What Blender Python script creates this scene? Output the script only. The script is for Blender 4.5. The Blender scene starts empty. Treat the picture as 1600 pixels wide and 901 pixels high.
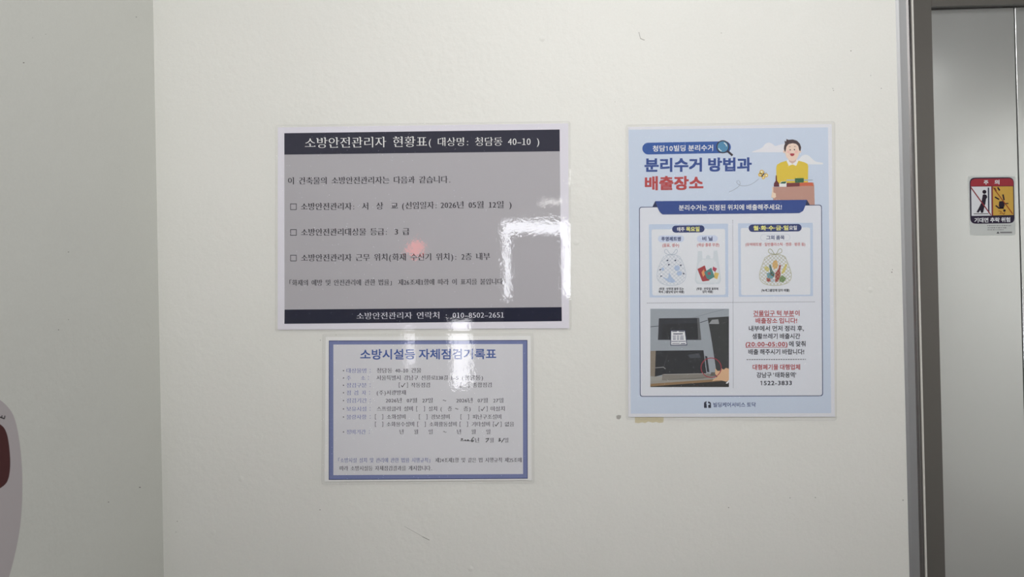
import bpy, math, random
from mathutils import Vector
random.seed(7)
S = bpy.context.scene
COL = S.collection

# ---------------------------------------------------------------- camera
CZ = 1.62                     # eye height of the phone
DIST = 1.02                   # phone to wall
F = 1100.0                    # focal length in pixels of a 1600 x 901 frame
YAW, PITCH, ROLL = math.radians(1.0), math.radians(0.3), math.radians(1.23)
CAM = Vector((0, -DIST, CZ))
fw = Vector((-math.sin(YAW)*math.cos(PITCH), math.cos(YAW)*math.cos(PITCH), math.sin(PITCH)))
r0 = fw.cross(Vector((0, 0, 1))).normalized()
u0 = r0.cross(fw)
rt = r0*math.cos(ROLL) - u0*math.sin(ROLL)
up = u0*math.cos(ROLL) + r0*math.sin(ROLL)
cam = bpy.data.cameras.new('camera')
cam.sensor_width = 36.0
cam.lens = F/1600*36
cam.clip_start = 0.01
cam.dof.use_dof = True
cam.dof.focus_distance = DIST
cam.dof.aperture_fstop = 8.0
co = bpy.data.objects.new('camera', cam)
COL.objects.link(co)
from mathutils import Matrix
co.matrix_world = Matrix(((rt.x, up.x, -fw.x, CAM.x), (rt.y, up.y, -fw.y, CAM.y), (rt.z, up.z, -fw.z, CAM.z), (0, 0, 0, 1)))
S.camera = co

# ---------------------------------------------------------------- world, lamp levels, exposure
w = bpy.data.worlds.new('sky'); S.world = w
w.use_nodes = True
bg = w.node_tree.nodes['Background']
bg.inputs['Color'].default_value = (0.93, 0.95, 1.0, 1)
bg.inputs['Strength'].default_value = 22.0      # overcast daylight beyond the entrance
LAMP_NEAR, LAMP_FAR, SPOT = 10.8, 7.0, 91.0    # ceiling panels, and an added unseen spotlight
S.view_settings.view_transform = 'Standard'
S.view_settings.look = 'None'
S.view_settings.exposure = 0.0
S.view_settings.gamma = 1.0
S.view_settings.use_curve_mapping = False
w.cycles.sampling_method = 'NONE'
S.cycles.use_denoising = True
S.cycles.denoising_prefilter = 'ACCURATE'
S.cycles.max_bounces = 8
S.cycles.transparent_max_bounces = 16
S.cycles.sample_clamp_indirect = 1.0
S.cycles.sample_clamp_direct = 16.0
S.cycles.caustics_reflective = False

# ---------------------------------------------------------------- helpers
def lin(c):
    c = c/255.0
    return c/12.92 if c <= 0.04045 else ((c+0.055)/1.055)**2.4

def ray(px, py):
    return fw*F + rt*(px-800.0) + up*(450.5-py)

def Wy(px, py, y=0.0):        # point of the plane y = const seen at a pixel
    d = ray(px, py)
    return CAM + d*((y-CAM.y)/d.y)

def Wx(px, py, x):
    d = ray(px, py)
    return CAM + d*((x-CAM.x)/d.x)

MATS = {}
def mat(key, rgb, rough=0.6, metal=0.0, spec=0.3):
    if key in MATS: return MATS[key]
    m = bpy.data.materials.new(key); m.use_nodes = True
    p = m.node_tree.nodes['Principled BSDF']
    p.inputs['Base Color'].default_value = (*rgb, 1)
    p.inputs['Roughness'].default_value = rough
    p.inputs['Metallic'].default_value = metal
    p.inputs['Specular IOR Level'].default_value = spec
    MATS[key] = m
    return m

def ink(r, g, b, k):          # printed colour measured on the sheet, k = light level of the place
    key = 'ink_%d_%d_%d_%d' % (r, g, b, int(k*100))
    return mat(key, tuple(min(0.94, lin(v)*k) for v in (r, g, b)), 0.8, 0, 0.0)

def node(m, t, **kw):
    n = m.node_tree.nodes.new(t)
    for a, v in kw.items(): setattr(n, a, v)
    return n

def thing(name, label, cat, loc, group=None):
    o = bpy.data.objects.new(name, None); COL.objects.link(o)
    o.location = loc; o.empty_display_size = 0.05
    o['label'] = label; o['category'] = cat
    if group: o['group'] = group
    return o

def root_loc(parent):
    v = Vector((0, 0, 0))
    while parent is not None:
        v += parent.location; parent = parent.parent
    return v

def obj(name, verts, faces, mats, parent=None, fmat=None, smooth=False):
    off = root_loc(parent)
    me = bpy.data.meshes.new(name)
    me.from_pydata([tuple(Vector(v)-off) for v in verts], [], faces)
    for m in (mats if isinstance(mats, list) else [mats]): me.materials.append(m)
    if fmat: me.polygons.foreach_set('material_index', fmat)
    if smooth: me.polygons.foreach_set('use_smooth', [True]*len(me.polygons))
    me.update()
    o = bpy.data.objects.new(name, me); COL.objects.link(o)
    if parent is not None: o.parent = parent
    return o

def structure(o, label, cat):
    o['kind'] = 'structure'; o['label'] = label; o['category'] = cat
    return o

def box_vf(x0, x1, y0, y1, z0, z1, V, Fc):
    b = len(V)
    V += [(x0,y0,z0),(x1,y0,z0),(x1,y1,z0),(x0,y1,z0),(x0,y0,z1),(x1,y0,z1),(x1,y1,z1),(x0,y1,z1)]
    Fc += [tuple(b+i for i in f) for f in ((0,3,2,1),(4,5,6,7),(0,1,5,4),(1,2,6,5),(2,3,7,6),(3,0,4,7))]

def boxes(name, lst, m, parent=None):
    V, Fc = [], []
    for b in lst: box_vf(*b, V, Fc)
    return obj(name, V, Fc, m, parent)

def bevel(o, wd, seg=3):
    md = o.modifiers.new('bevel', 'BEVEL'); md.width = wd; md.segments = seg; md.limit_method = 'ANGLE'
    return o

def extrude_profile(name, pts, z0, z1, m, parent, label=None):   # closed x,y outline pulled up from z0 to z1
    n = len(pts)
    V = [(x, y, z0) for x, y in pts] + [(x, y, z1) for x, y in pts]
    Fc = [(i, (i+1) % n, n+(i+1) % n, n+i) for i in range(n)]
    Fc += [tuple(range(n-1, -1, -1)), tuple(range(n, 2*n))]
    o = obj(name, V, Fc, m, parent)
    if label: o['label'] = label
    return o

# ---------------------------------------------------------------- materials
def wall_paint(key, rgb, bump=0.0006, spec=0.35):
    m = mat(key, rgb, 0.5, 0, spec)
    nt = m.node_tree; p = nt.nodes['Principled BSDF']
    tc = node(m, 'ShaderNodeTexCoord')
    n1 = node(m, 'ShaderNodeTexNoise'); n1.inputs['Scale'].default_value = 90; n1.inputs['Detail'].default_value = 5
    n2 = node(m, 'ShaderNodeTexNoise'); n2.inputs['Scale'].default_value = 7; n2.inputs['Detail'].default_value = 3
    v = node(m, 'ShaderNodeTexVoronoi'); v.inputs['Scale'].default_value = 24
    r = node(m, 'ShaderNodeMapRange'); r.inputs['From Min'].default_value = 0.0; r.inputs['From Max'].default_value = 0.11
    r.inputs['To Min'].default_value = 1.0; r.inputs['To Max'].default_value = 0.0
    for n in (n1, n2, v): nt.links.new(tc.outputs['Object'], n.inputs['Vector'])
    nt.links.new(v.outputs['Distance'], r.inputs['Value'])
    gate = node(m, 'ShaderNodeMath', operation='GREATER_THAN'); gate.inputs[1].default_value = 0.80
    sep = node(m, 'ShaderNodeSeparateColor'); nt.links.new(v.outputs['Color'], sep.inputs[0]); nt.links.new(sep.outputs[0], gate.inputs[0])
    sp = node(m, 'ShaderNodeMath', operation='MULTIPLY'); nt.links.new(r.outputs[0], sp.inputs[0]); nt.links.new(gate.outputs[0], sp.inputs[1])
    a1 = node(m, 'ShaderNodeMath', operation='MULTIPLY_ADD'); a1.inputs[1].default_value = 4.0
    nt.links.new(n2.outputs['Fac'], a1.inputs[0]); nt.links.new(n1.outputs['Fac'], a1.inputs[2])
    a2 = node(m, 'ShaderNodeMath', operation='MULTIPLY_ADD'); a2.inputs[1].default_value = 1.2
    nt.links.new(sp.outputs[0], a2.inputs[0]); nt.links.new(a1.outputs[0], a2.inputs[2])
    b = node(m, 'ShaderNodeBump'); b.inputs['Distance'].default_value = bump; b.inputs['Strength'].default_value = 1.0
    nt.links.new(a2.outputs[0], b.inputs['Height']); nt.links.new(b.outputs['Normal'], p.inputs['Normal'])
    # faint roller mottling of the paint itself
    mx = node(m, 'ShaderNodeMix', data_type='RGBA', blend_type='MULTIPLY'); mx.inputs[0].default_value = 1.0
    rr = node(m, 'ShaderNodeMapRange'); rr.inputs['To Min'].default_value = 0.965; rr.inputs['To Max'].default_value = 1.035
    n3 = node(m, 'ShaderNodeTexNoise'); n3.inputs['Scale'].default_value = 350; n3.inputs['Detail'].default_value = 3
    nt.links.new(tc.outputs['Object'], n3.inputs['Vector']); nt.links.new(n3.outputs['Fac'], rr.inputs['Value'])
    mx.inputs[6].default_value = (*rgb, 1); nt.links.new(rr.outputs[0], mx.inputs[7]); nt.links.new(mx.outputs[2], p.inputs['Base Color'])
    return m

PAINT = wall_paint('wall_paint', (0.80, 0.80, 0.775))
PAINT_L = wall_paint('wall_paint_left', (0.79, 0.80, 0.77), 0.0007)
CEIL = mat('ceiling_grey', (0.13, 0.125, 0.12), 0.8)
CEILW = mat('ceiling_white', (0.7, 0.7, 0.68), 0.8)
FLOOR = mat('floor_tile', (0.27, 0.26, 0.25), 0.3)
def steel(key, rgb, rough, metal=1.0):
    m = mat(key, rgb, rough, metal)
    nt = m.node_tree; p = nt.nodes['Principled BSDF']
    tc = node(m, 'ShaderNodeTexCoord'); mp = node(m, 'ShaderNodeMapping'); mp.inputs['Scale'].default_value = (900, 900, 6)
    n = node(m, 'ShaderNodeTexNoise'); n.inputs['Scale'].default_value = 1.0
    r = node(m, 'ShaderNodeMapRange'); r.inputs['To Min'].default_value = rough-0.06; r.inputs['To Max'].default_value = rough+0.06
    nt.links.new(tc.outputs['Object'], mp.inputs[0]); nt.links.new(mp.outputs[0], n.inputs['Vector'])
    nt.links.new(n.outputs['Fac'], r.inputs['Value']); nt.links.new(r.outputs[0], p.inputs['Roughness'])
    return m
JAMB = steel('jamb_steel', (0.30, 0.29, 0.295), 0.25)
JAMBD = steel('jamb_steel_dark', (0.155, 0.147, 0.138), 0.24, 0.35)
DOORM = steel('door_enamel', (0.80, 0.82, 0.82), 0.16, 0.72)

def film_material(key, wav, fine, haze=0.035):
    m = bpy.data.materials.new(key); m.use_nodes = True
    nt = m.node_tree; nt.nodes.clear()
    out = nt.nodes.new('ShaderNodeOutputMaterial')
    tr = nt.nodes.new('ShaderNodeBsdfTransparent')
    df = nt.nodes.new('ShaderNodeBsdfDiffuse'); df.inputs['Color'].default_value = (0.85, 0.86, 0.9, 1)
    gl = nt.nodes.new('ShaderNodeBsdfGlossy'); gl.inputs['Roughness'].default_value = 0.035; gl.distribution = 'BECKMANN'
    m1 = nt.nodes.new('ShaderNodeMixShader'); m1.inputs[0].default_value = haze
    m2 = nt.nodes.new('ShaderNodeMixShader')
    lw = nt.nodes.new('ShaderNodeLayerWeight'); lw.inputs['Blend'].default_value = 0.5
    pw = nt.nodes.new('ShaderNodeMath'); pw.operation = 'POWER'; pw.inputs[1].default_value = 5
    ml = nt.nodes.new('ShaderNodeMath'); ml.operation = 'MULTIPLY_ADD'; ml.inputs[1].default_value = 0.9; ml.inputs[2].default_value = 0.045
    tc = nt.nodes.new('ShaderNodeTexCoord')
    n1 = nt.nodes.new('ShaderNodeTexNoise'); n1.inputs['Scale'].default_value = 14; n1.inputs['Detail'].default_value = 1
    n2 = nt.nodes.new('ShaderNodeTexNoise'); n2.inputs['Scale'].default_value = 190; n2.inputs['Detail'].default_value = 2
    b1 = nt.nodes.new('ShaderNodeBump'); b1.inputs['Distance'].default_value = wav
    b2 = nt.nodes.new('ShaderNodeBump'); b2.inputs['Distance'].default_value = fine
    L = nt.links.new
    L(tc.outputs['Object'], n1.inputs['Vector']); L(tc.outputs['Object'], n2.inputs['Vector'])
    L(n1.outputs['Fac'], b1.inputs['Height']); L(n2.outputs['Fac'], b2.inputs['Height'])
    L(b1.outputs['Normal'], b2.inputs['Normal']); L(b2.outputs['Normal'], gl.inputs['Normal'])
    L(lw.outputs['Facing'], pw.inputs[0]); L(pw.outputs[0], ml.inputs[0]); L(ml.outputs[0], m2.inputs[0])
    L(tr.outputs[0], m1.inputs[1]); L(df.outputs[0], m1.inputs[2])
    L(m1.outputs[0], m2.inputs[1]); L(gl.outputs[0], m2.inputs[2]); L(m2.outputs[0], out.inputs[0])
    return m

# ---------------------------------------------------------------- the setting
XL = Wy(247.5, 450).x                       # inner corner on the left
XE = Wy(1410, 450).x                        # where the plaster ends beside the lift
RX, LX, YB, ZC = 3.4, -2.6, -8.0, CZ+1.1    # lobby walls and ceiling
o = boxes('wall_back', [(XL-0.12, XE, 0, 0.15, 0, ZC)], PAINT)
structure(o, 'off-white painted wall carrying the three laminated notices', 'wall')
WALL = o
o = boxes('wall_left', [(XL-0.12, XL, -0.55, 0, 0, ZC)], PAINT_L)
structure(o, 'off-white painted wall at the left of the photo, in shade', 'wall')
WALLL = o
V, Fc = [], []
structure(boxes('wall_side', [(LX, XL-0.12, -0.55, -0.43, 0, ZC)], PAINT), 'off-white wall stepping out to the left of the corner', 'wall')
structure(boxes('wall_far_left', [(LX-0.12, LX, YB, -0.43, 0, ZC)], PAINT), 'off-white lobby wall far left', 'wall')
structure(boxes('wall_far_right', [(RX, RX+0.12, YB, 0.15, 0, ZC)], PAINT), 'off-white lobby wall far right', 'wall')
structure(boxes('floor', [(LX-0.12, RX+0.12, YB-0.2, 0.2, -0.1, 0)], FLOOR), 'dark grey tiled lobby floor', 'floor')
structure(boxes('ceiling', [(LX-0.12, RX+0.12, YB-0.2, -2.5, ZC, ZC+0.1)], CEILW), 'white lobby ceiling', 'ceiling')
structure(boxes('ceiling_lift', [(LX-0.12, RX+0.12, -2.5, 0.2, ZC, ZC+0.1)], CEIL), 'grey ceiling in front of the lift', 'ceiling')

# entrance wall behind the camera, with daylight openings
def q(px, d): return (px-819)/1100*d
DV = DIST - YB
ox0, ox1 = q(786, DV), q(893, DV)
ix0, ix1 = q(797, DV), q(879, DV)
ztop, zin, zleg = CZ+111/1100*DV, CZ+92/1100*DV, CZ-0.06
sx0, sx1, sz0, sz1 = q(700, DV), q(733, DV), CZ-150/1100*DV, CZ-40/1100*DV
tx0, tx1, tz0, tz1 = q(628, DV), q(645, DV), CZ-112/1100*DV, CZ-50/1100*DV
yb0, yb1 = YB-0.12, YB
structure(boxes('wall_entrance', [
    (LX-0.12, tx0, yb0, yb1, 0, ZC),
    (tx0, tx1, yb0, yb1, 0, tz0), (tx0, tx1, yb0, yb1, tz1, ZC),
    (tx1, sx0, yb0, yb1, 0, ZC),
    (sx0, sx1, yb0, yb1, 0, sz0), (sx0, sx1, yb0, yb1, sz1, ZC),
    (sx1, ox0, yb0, yb1, 0, ZC), (ox0, ox1, yb0, yb1, ztop, ZC),
    (ox1, RX+0.12, yb0, yb1, 0, ZC)], PAINT), 'lobby wall behind the camera with the entrance', 'wall')
pane = bpy.data.materials.new('tinted_glass'); pane.use_nodes = True
pn = pane.node_tree; pn.nodes.clear()
po, pt = pn.nodes.new('ShaderNodeOutputMaterial'), pn.nodes.new('ShaderNodeBsdfTransparent')
pt.inputs['Color'].default_value = (0.78, 0.77, 0.77, 1); pn.links.new(pt.outputs[0], po.inputs[0])
structure(boxes('window_1', [(sx0, sx1, yb0+0.05, yb0+0.056, sz0, sz1)], pane), 'tall tinted slot window in the entrance wall', 'window')
pane2 = pane.copy(); pane2.node_tree.nodes['Transparent BSDF'].inputs['Color'].default_value = (0.60, 0.59, 0.60, 1)
structure(boxes('window_2', [(tx0, tx1, yb0+0.05, yb0+0.056, tz0, tz1)], pane2), 'small tinted slot window in the entrance wall', 'window')
DARK = mat('door_dark', (0.05, 0.05, 0.055), 0.5)
d1 = boxes('door_daylight_mask', [(ix0, ix1, yb0+0.02, yb1-0.04, 0, zin), (ox0, ix0, yb0+0.02, yb1-0.04, 0, zleg), (ix1, ox1, yb0+0.02, yb1-0.04, 0, zleg)], DARK)  # added leaf, shaped to keep the middle of the mirrored daylight dark
structure(d1, 'made-up dark door leaf masking the entrance daylight into a bright outline', 'door')
hv = boxes('door_handle', [(ix0+0.06, ix0+0.09, yb1-0.04, yb1+0.02, 0.9, 1.2)], JAMB, d1)

# ---------------------------------------------------------------- lift
XA = Wy(1434, 450, -0.005).x
XB = Wy(1466, 450, -0.004).x
YD = 0.006
ZH = Wy(1470, 9.5, -0.004).z
XS = Wy(1596, 450, YD).x
XR = XB + 1.0
lift = thing('elevator_frame', 'brushed steel elevator door surround at the right edge of the white wall', 'door frame', (XE, 0, 0))
extrude_profile('jamb_return', [(XE, 0.10), (XE, 0.0005), (XE+0.004, -0.0014), (XE+0.0115, -0.0066), (XE+0.0115, 0.10)], 0, ZH+0.30, steel('return_steel', (0.36, 0.365, 0.38), 0.5, 0.6), lift, 'paler steel return next to the plaster')
prof = [(XE+0.0115, 0.10), (XE+0.0115, -0.0066), (XE+0.014, -0.0078), (XA-0.0025, -0.0078), (XA-0.0012, -0.0066), (XA-0.0012, 0.10)]
extrude_profile('jamb', prof, 0, ZH+0.30, JAMB, lift)
extrude_profile('jamb_edge', [(XA-0.0012, 0.05), (XA-0.0012, -0.0084), (XA-0.0004, -0.0096), (XA+0.0010, -0.0096), (XA+0.0014, -0.0088), (XA+0.0014, 0.05)], 0, ZH+0.30, steel('edge_highlight', (0.80, 0.78, 0.75), 0.4, 0.3), lift, 'rounded edge of the jamb with its highlight painted pale')  # edge highlight put into the pale colour
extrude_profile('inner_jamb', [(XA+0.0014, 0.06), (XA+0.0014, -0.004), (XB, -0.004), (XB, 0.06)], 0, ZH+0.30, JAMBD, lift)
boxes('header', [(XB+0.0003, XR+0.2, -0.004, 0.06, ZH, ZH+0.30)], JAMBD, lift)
boxes('header_return', [(XE, XR+0.2, 0.0, 0.06, ZH+0.30, ZC)], PAINT, lift)
boxes('jamb_far', [(XR, XR+0.2, -0.004, 0.06, 0, ZH)], JAMB, lift)
lift2 = thing('elevator_door', 'pale grey enamelled elevator door with a caution sticker on it', 'elevator door', ((XB+XR)/2, 0.02, 0))
for x0, x1 in ((XB+0.0004, XS-0.0009), (XS+0.0009, XR-0.0005)):
    bevel(boxes('door_panel', [(x0, x1, YD, YD+0.03, 0.005, ZH-0.001)], DOORM, lift2), 0.0004, 2)
boxes('seam_backing', [(XS-0.004, XS+0.004, YD+0.004, YD+0.012, 0.005, ZH-0.001)], mat('seam_dark', (0.05, 0.05, 0.05), 0.6), lift2)
structure(boxes('wall_right', [(XR+0.2, RX, 0, 0.15, 0, ZC)], PAINT), 'off-white wall right of the elevator', 'wall')

# ---------------------------------------------------------------- ceiling lights
def emit(key, rgb, s, how='FRONT'):
    m = bpy.data.materials.new(key); m.use_nodes = True
    nt = m.node_tree; nt.nodes.clear()
    out = nt.nodes.new('ShaderNodeOutputMaterial'); e = nt.nodes.new('ShaderNodeEmission')
    e.inputs['Color'].default_value = (*rgb, 1); e.inputs['Strength'].default_value = s
    nt.links.new(e.outputs[0], out.inputs[0]); m.cycles.emission_sampling = how; return m
LW = mat('lamp_housing', (0.8, 0.8, 0.8), 0.5)
def panel(label, x, y, sx, sy, strength, drop=0.03):
    t = thing('ceiling_light', label, 'lamp', (x, y, ZC), 'ceiling lights of the lobby')
    a, b, c, d = x-sx/2, x+sx/2, y-sy/2, y+sy/2
    f = 0.012
    boxes('lamp_frame', [(a-f, b+f, c-f, c, ZC-drop, ZC), (a-f, b+f, d, d+f, ZC-drop, ZC), (a-f, a, c, d, ZC-drop, ZC), (b, b+f, c, d, ZC-drop, ZC)], LW, t)
    obj('lamp_diffuser', [(a, c, ZC-drop+0.004), (b, c, ZC-drop+0.004), (b, d, ZC-drop+0.004), (a, d, ZC-drop+0.004)], [(3, 2, 1, 0)], emit('lamp_glow_%d_%d' % (x*10, -y*10), (1.0, 0.99, 0.955), strength), t)
panel('square ceiling light nearest the notices', 0.35, -1.05, 0.6, 0.6, LAMP_NEAR)
panel('square ceiling light in the middle of the lobby', 1.15, -2.65, 0.5, 0.5, 3.5)  # added fill, no such lamp known
panel('square ceiling light left of the lobby', -1.6, -2.65, 0.5, 0.5, LAMP_FAR)  # added for ambient light in the lobby
panel('square ceiling light by the far left wall', -2.25, -4.0, 0.5, 0.5, LAMP_FAR)  # added to light the far end of the lobby
panel('long linear ceiling light down the lobby', 0.53, -4.6, 0.12, 2.8, 22.0)  # added to brighten the lobby that the lift door mirrors
panel('narrow ceiling light beside the elevator', 2.07, -2.8, 0.25, 0.12, LAMP_FAR)
panel('small ceiling light above the entrance', q(866, DV-0.4), YB+0.4, 0.28, 0.26, 30.0)
sp = thing('fill_spot', 'added unseen spot lamp brightening the wall of notices', 'lamp', (0.15, -2.3, ZC))  # added lamp, unseen; lifts the upper wall and fades towards the bottom
boxes('fill_spot_base', [(0.10, 0.20, -2.35, -2.25, ZC-0.02, ZC)], LW, sp)
sl_ = bpy.data.lights.new('fill_spot_beam', 'SPOT'); sl_.energy = SPOT; sl_.color = (1.0, 0.985, 0.95)
sl_.spot_size = math.radians(57); sl_.spot_blend = 1.0; sl_.shadow_soft_size = 0.05
so = bpy.data.objects.new('fill_spot_beam', sl_); COL.objects.link(so); so.parent = sp
so.location = (0, 0.0, -0.08)
so.rotation_euler = (Vector((0.12, 0, CZ+0.58))-Vector((0.15, -2.3, ZC-0.08))).to_track_quat('-Z', 'Y').to_euler()
sp2 = thing('fill_spot', 'added unseen spot lamp brightening the far right lobby wall', 'lamp', (2.2, -3.4, ZC))  # added lamp, unseen; brightens the wall mirrored in the lift door
boxes('fill_spot_base', [(2.15, 2.25, -3.45, -3.35, ZC-0.02, ZC)], LW, sp2)
sl2 = bpy.data.lights.new('fill_spot_beam', 'SPOT'); sl2.energy = 114.0; sl2.color = (1.0, 0.99, 0.97)
sl2.spot_size = math.radians(125); sl2.spot_blend = 0.8; sl2.shadow_soft_size = 0.05
so2 = bpy.data.objects.new('fill_spot_beam', sl2); COL.objects.link(so2); so2.parent = sp2; so2.location = (0, 0, -0.08)
so2.rotation_euler = (Vector((3.4, -4.4, 1.5))-Vector((2.2, -3.4, ZC-0.08))).to_track_quat('-Z', 'Y').to_euler()
t = thing('alarm_lamp', 'round red fire alarm lamp on the wall behind the camera', 'lamp', (q(651, DV), YB, CZ+0.58))
def dome(name, c, r, depth, m, parent, n=24, k=6):
    V, Fc = [], []
    for j in range(k):
        a = math.pi/2*j/k
        for i in range(n):
            b = 2*math.pi*i/n
            V.append((c[0]+r*math.cos(a)*math.cos(b), c[1]+depth*math.sin(a), c[2]+r*math.cos(a)*math.sin(b)))
    V.append((c[0], c[1]+depth, c[2]))
    for j in range(k-1):
        for i in range(n): Fc.append((j*n+i, j*n+(i+1) % n, (j+1)*n+(i+1) % n, (j+1)*n+i))
    for i in range(n): Fc.append(((k-1)*n+i, (k-1)*n+(i+1) % n, k*n))
    return obj(name, V, Fc, m, parent, smooth=True)
dome('lamp_base', t.location, 0.15, 0.03, LW, t)
dome('red_lens', t.location+Vector((0, 0.012, 0)), 0.11, 0.08, emit('red_glow', (1.0, 0.12, 0.08), 9.0, 'NONE'), t)

# ---------------------------------------------------------------- glyphs from Blender's own font
fc = bpy.data.curves.new('glyph', 'FONT'); fc.fill_mode = 'NONE'; fc.resolution_u = 3
fo = bpy.data.objects.new('glyph', fc)
RAW = {}
def raw(ch):
    if ch in RAW: return RAW[ch]
    fc.body = ch
    me = bpy.data.meshes.new_from_object(fo)
    nb = {}
    for e in me.edges:
        a, b = e.vertices
        nb.setdefault(a, []).append(b); nb.setdefault(b, []).append(a)
    # walk loops in stored vertex order so that the direction of every contour is kept
    n = len(me.vertices); seen = [False]*n; loops = []
    for s in range(n):
        if seen[s] or s not in nb: continue
        lp = [s]; seen[s] = True
        cur = s+1 if s+1 in nb[s] else nb[s][0]
        while not seen[cur]:
            seen[cur] = True; lp.append(cur)
            nx = [k for k in nb[cur] if not seen[k]]
            if not nx: break
            cur = nx[0]
        pts = [me.vertices[i].co for i in lp]
        cl = []
        for p in pts:
            p = (p.x, p.y)
            if not cl or (abs(p[0]-cl[-1][0])+abs(p[1]-cl[-1][1])) > 1e-4: cl.append(p)
        if len(cl) > 2 and (abs(cl[0][0]-cl[-1][0])+abs(cl[0][1]-cl[-1][1])) < 1e-4: cl.pop()
        if len(cl) > 2: loops.append(cl)
    bpy.data.meshes.remove(me)
    RAW[ch] = loops
    return loops

def area(lp): return 0.5*sum(lp[i][0]*lp[(i+1) % len(lp)][1]-lp[(i+1) % len(lp)][0]*lp[i][1] for i in range(len(lp)))

def offset(loops, dx, dy):
    if not loops: return loops
    sg = 1 if area(max(loops, key=lambda l: abs(area(l)))) > 0 else -1
    out = []
    for lp in loops:
        n = len(lp); new = []
        for i in range(n):
            a, b, c = Vector(lp[i-1]), Vector(lp[i]), Vector(lp[(i+1) % n])
            e1, e2 = (b-a), (c-b)
            if e1.length < 1e-6 or e2.length < 1e-6: new.append((b.x, b.y)); continue
            e1.normalize(); e2.normalize()
            n1, n2 = Vector((e1.y, -e1.x))*sg, Vector((e2.y, -e2.x))*sg
            mv = n1+n2; den = 1+n1.dot(n2)
            mv = mv/max(den, 0.35)
            new.append((b.x+mv.x*dx, b.y+mv.y*dy))
        out.append(new)
    return out

def serif(loops):             # little brush feet of a printed book face
    out = []
    for lp in loops:
        n = len(lp); new = []
        add = {}
        for i in range(n):
            p, a, b, c = lp[i-1], lp[i], lp[(i+1) % n], lp[(i+2) % n]
            if abs(a[1]-b[1]) < 0.008 and 0.03 < abs(a[0]-b[0]) < 0.12 and abs(p[0]-a[0]) < 0.03 and abs(c[0]-b[0]) < 0.03 \
               and a[1]-p[1] > 0.10 and b[1]-c[1] > 0.10:
                k = i if a[0] < b[0] else (i+1) % n
                x, y = lp[k]
                seq = [(x, y-0.08), (x-0.08, y-0.012), (x-0.07, y+0.012)]
                add[k] = seq if k == i else seq[::-1]
            if abs(a[0]-b[0]) < 0.008 and 0.02 < abs(a[1]-b[1]) < 0.10 and a[0]-p[0] > 0.2 and b[0]-c[0] > 0.2:
                k = i if a[1] > b[1] else (i+1) % n
                x, y = lp[k]
                seq = [(x-0.13, y), (x-0.05, y+0.06), (x, y-0.005)]
                add[k] = seq if k == i else seq[::-1]
        for i in range(n):
            new += add.get(i, [lp[i]])
        out.append(new)
    return out

GL = {}
def glyph(ch, style):
    key = (ch, style)
    if key in GL: return GL[key]
    loops = raw(ch)
    if ch == '1':
        a_ = [(0.22, 0), (0.30, 0), (0.30, 0.69), (0.245, 0.69), (0.10, 0.60), (0.10, 0.53), (0.22, 0.585)]
        if style == 'book': a_ = [(0.10, 0), (0.42, 0), (0.42, 0.045), (0.30, 0.055), (0.30, 0.69), (0.255, 0.69), (0.12, 0.635), (0.12, 0.60), (0.22, 0.615), (0.22, 0.055), (0.10, 0.045)]
        loops = [a_]
    if style == 'book' and ch != '1':
        loops = offset(loops, 0.0, -0.013)
        if ord(ch) > 0x2000: loops = serif(loops)
    cu = bpy.data.curves.new('g', 'CURVE'); cu.dimensions = '2D'; cu.fill_mode = 'BOTH'
    for lp in loops:
        sp = cu.splines.new('POLY'); sp.points.add(len(lp)-1); sp.use_cyclic_u = True
        for i, p in enumerate(lp): sp.points[i].co = (p[0], p[1], 0, 1)
    ob = bpy.data.objects.new('g', cu)
    me = bpy.data.meshes.new_from_object(ob)
    V = [(v.co.x, v.co.y) for v in me.vertices]; Fc = [tuple(p.vertices) for p in me.polygons]
    bpy.data.objects.remove(ob); bpy.data.curves.remove(cu); bpy.data.meshes.remove(me)
    GL[key] = (V, Fc)
    return GL[key]

def adv(ch, style):
    wide = ord(ch) > 0x2000
    if style == 'book': return 1.0 if (0xAC00 <= ord(ch) <= 0xD7A3 or ch == '□') else 0.5
    if wide: return 0.92
    if ch == ' ': return 0.24
    if ch in '.,:;!\'·()': return 0.32
    if ch in '-~': return 0.42
    return 0.56

# ---------------------------------------------------------------- ink on a sheet
class Sheet:
    """maps photo pixels onto a flat sheet lying on a real plane"""
    def __init__(self, fn): self.fn = fn
    def __call__(self, px, py, h): return self.fn(px, py, h)

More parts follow.
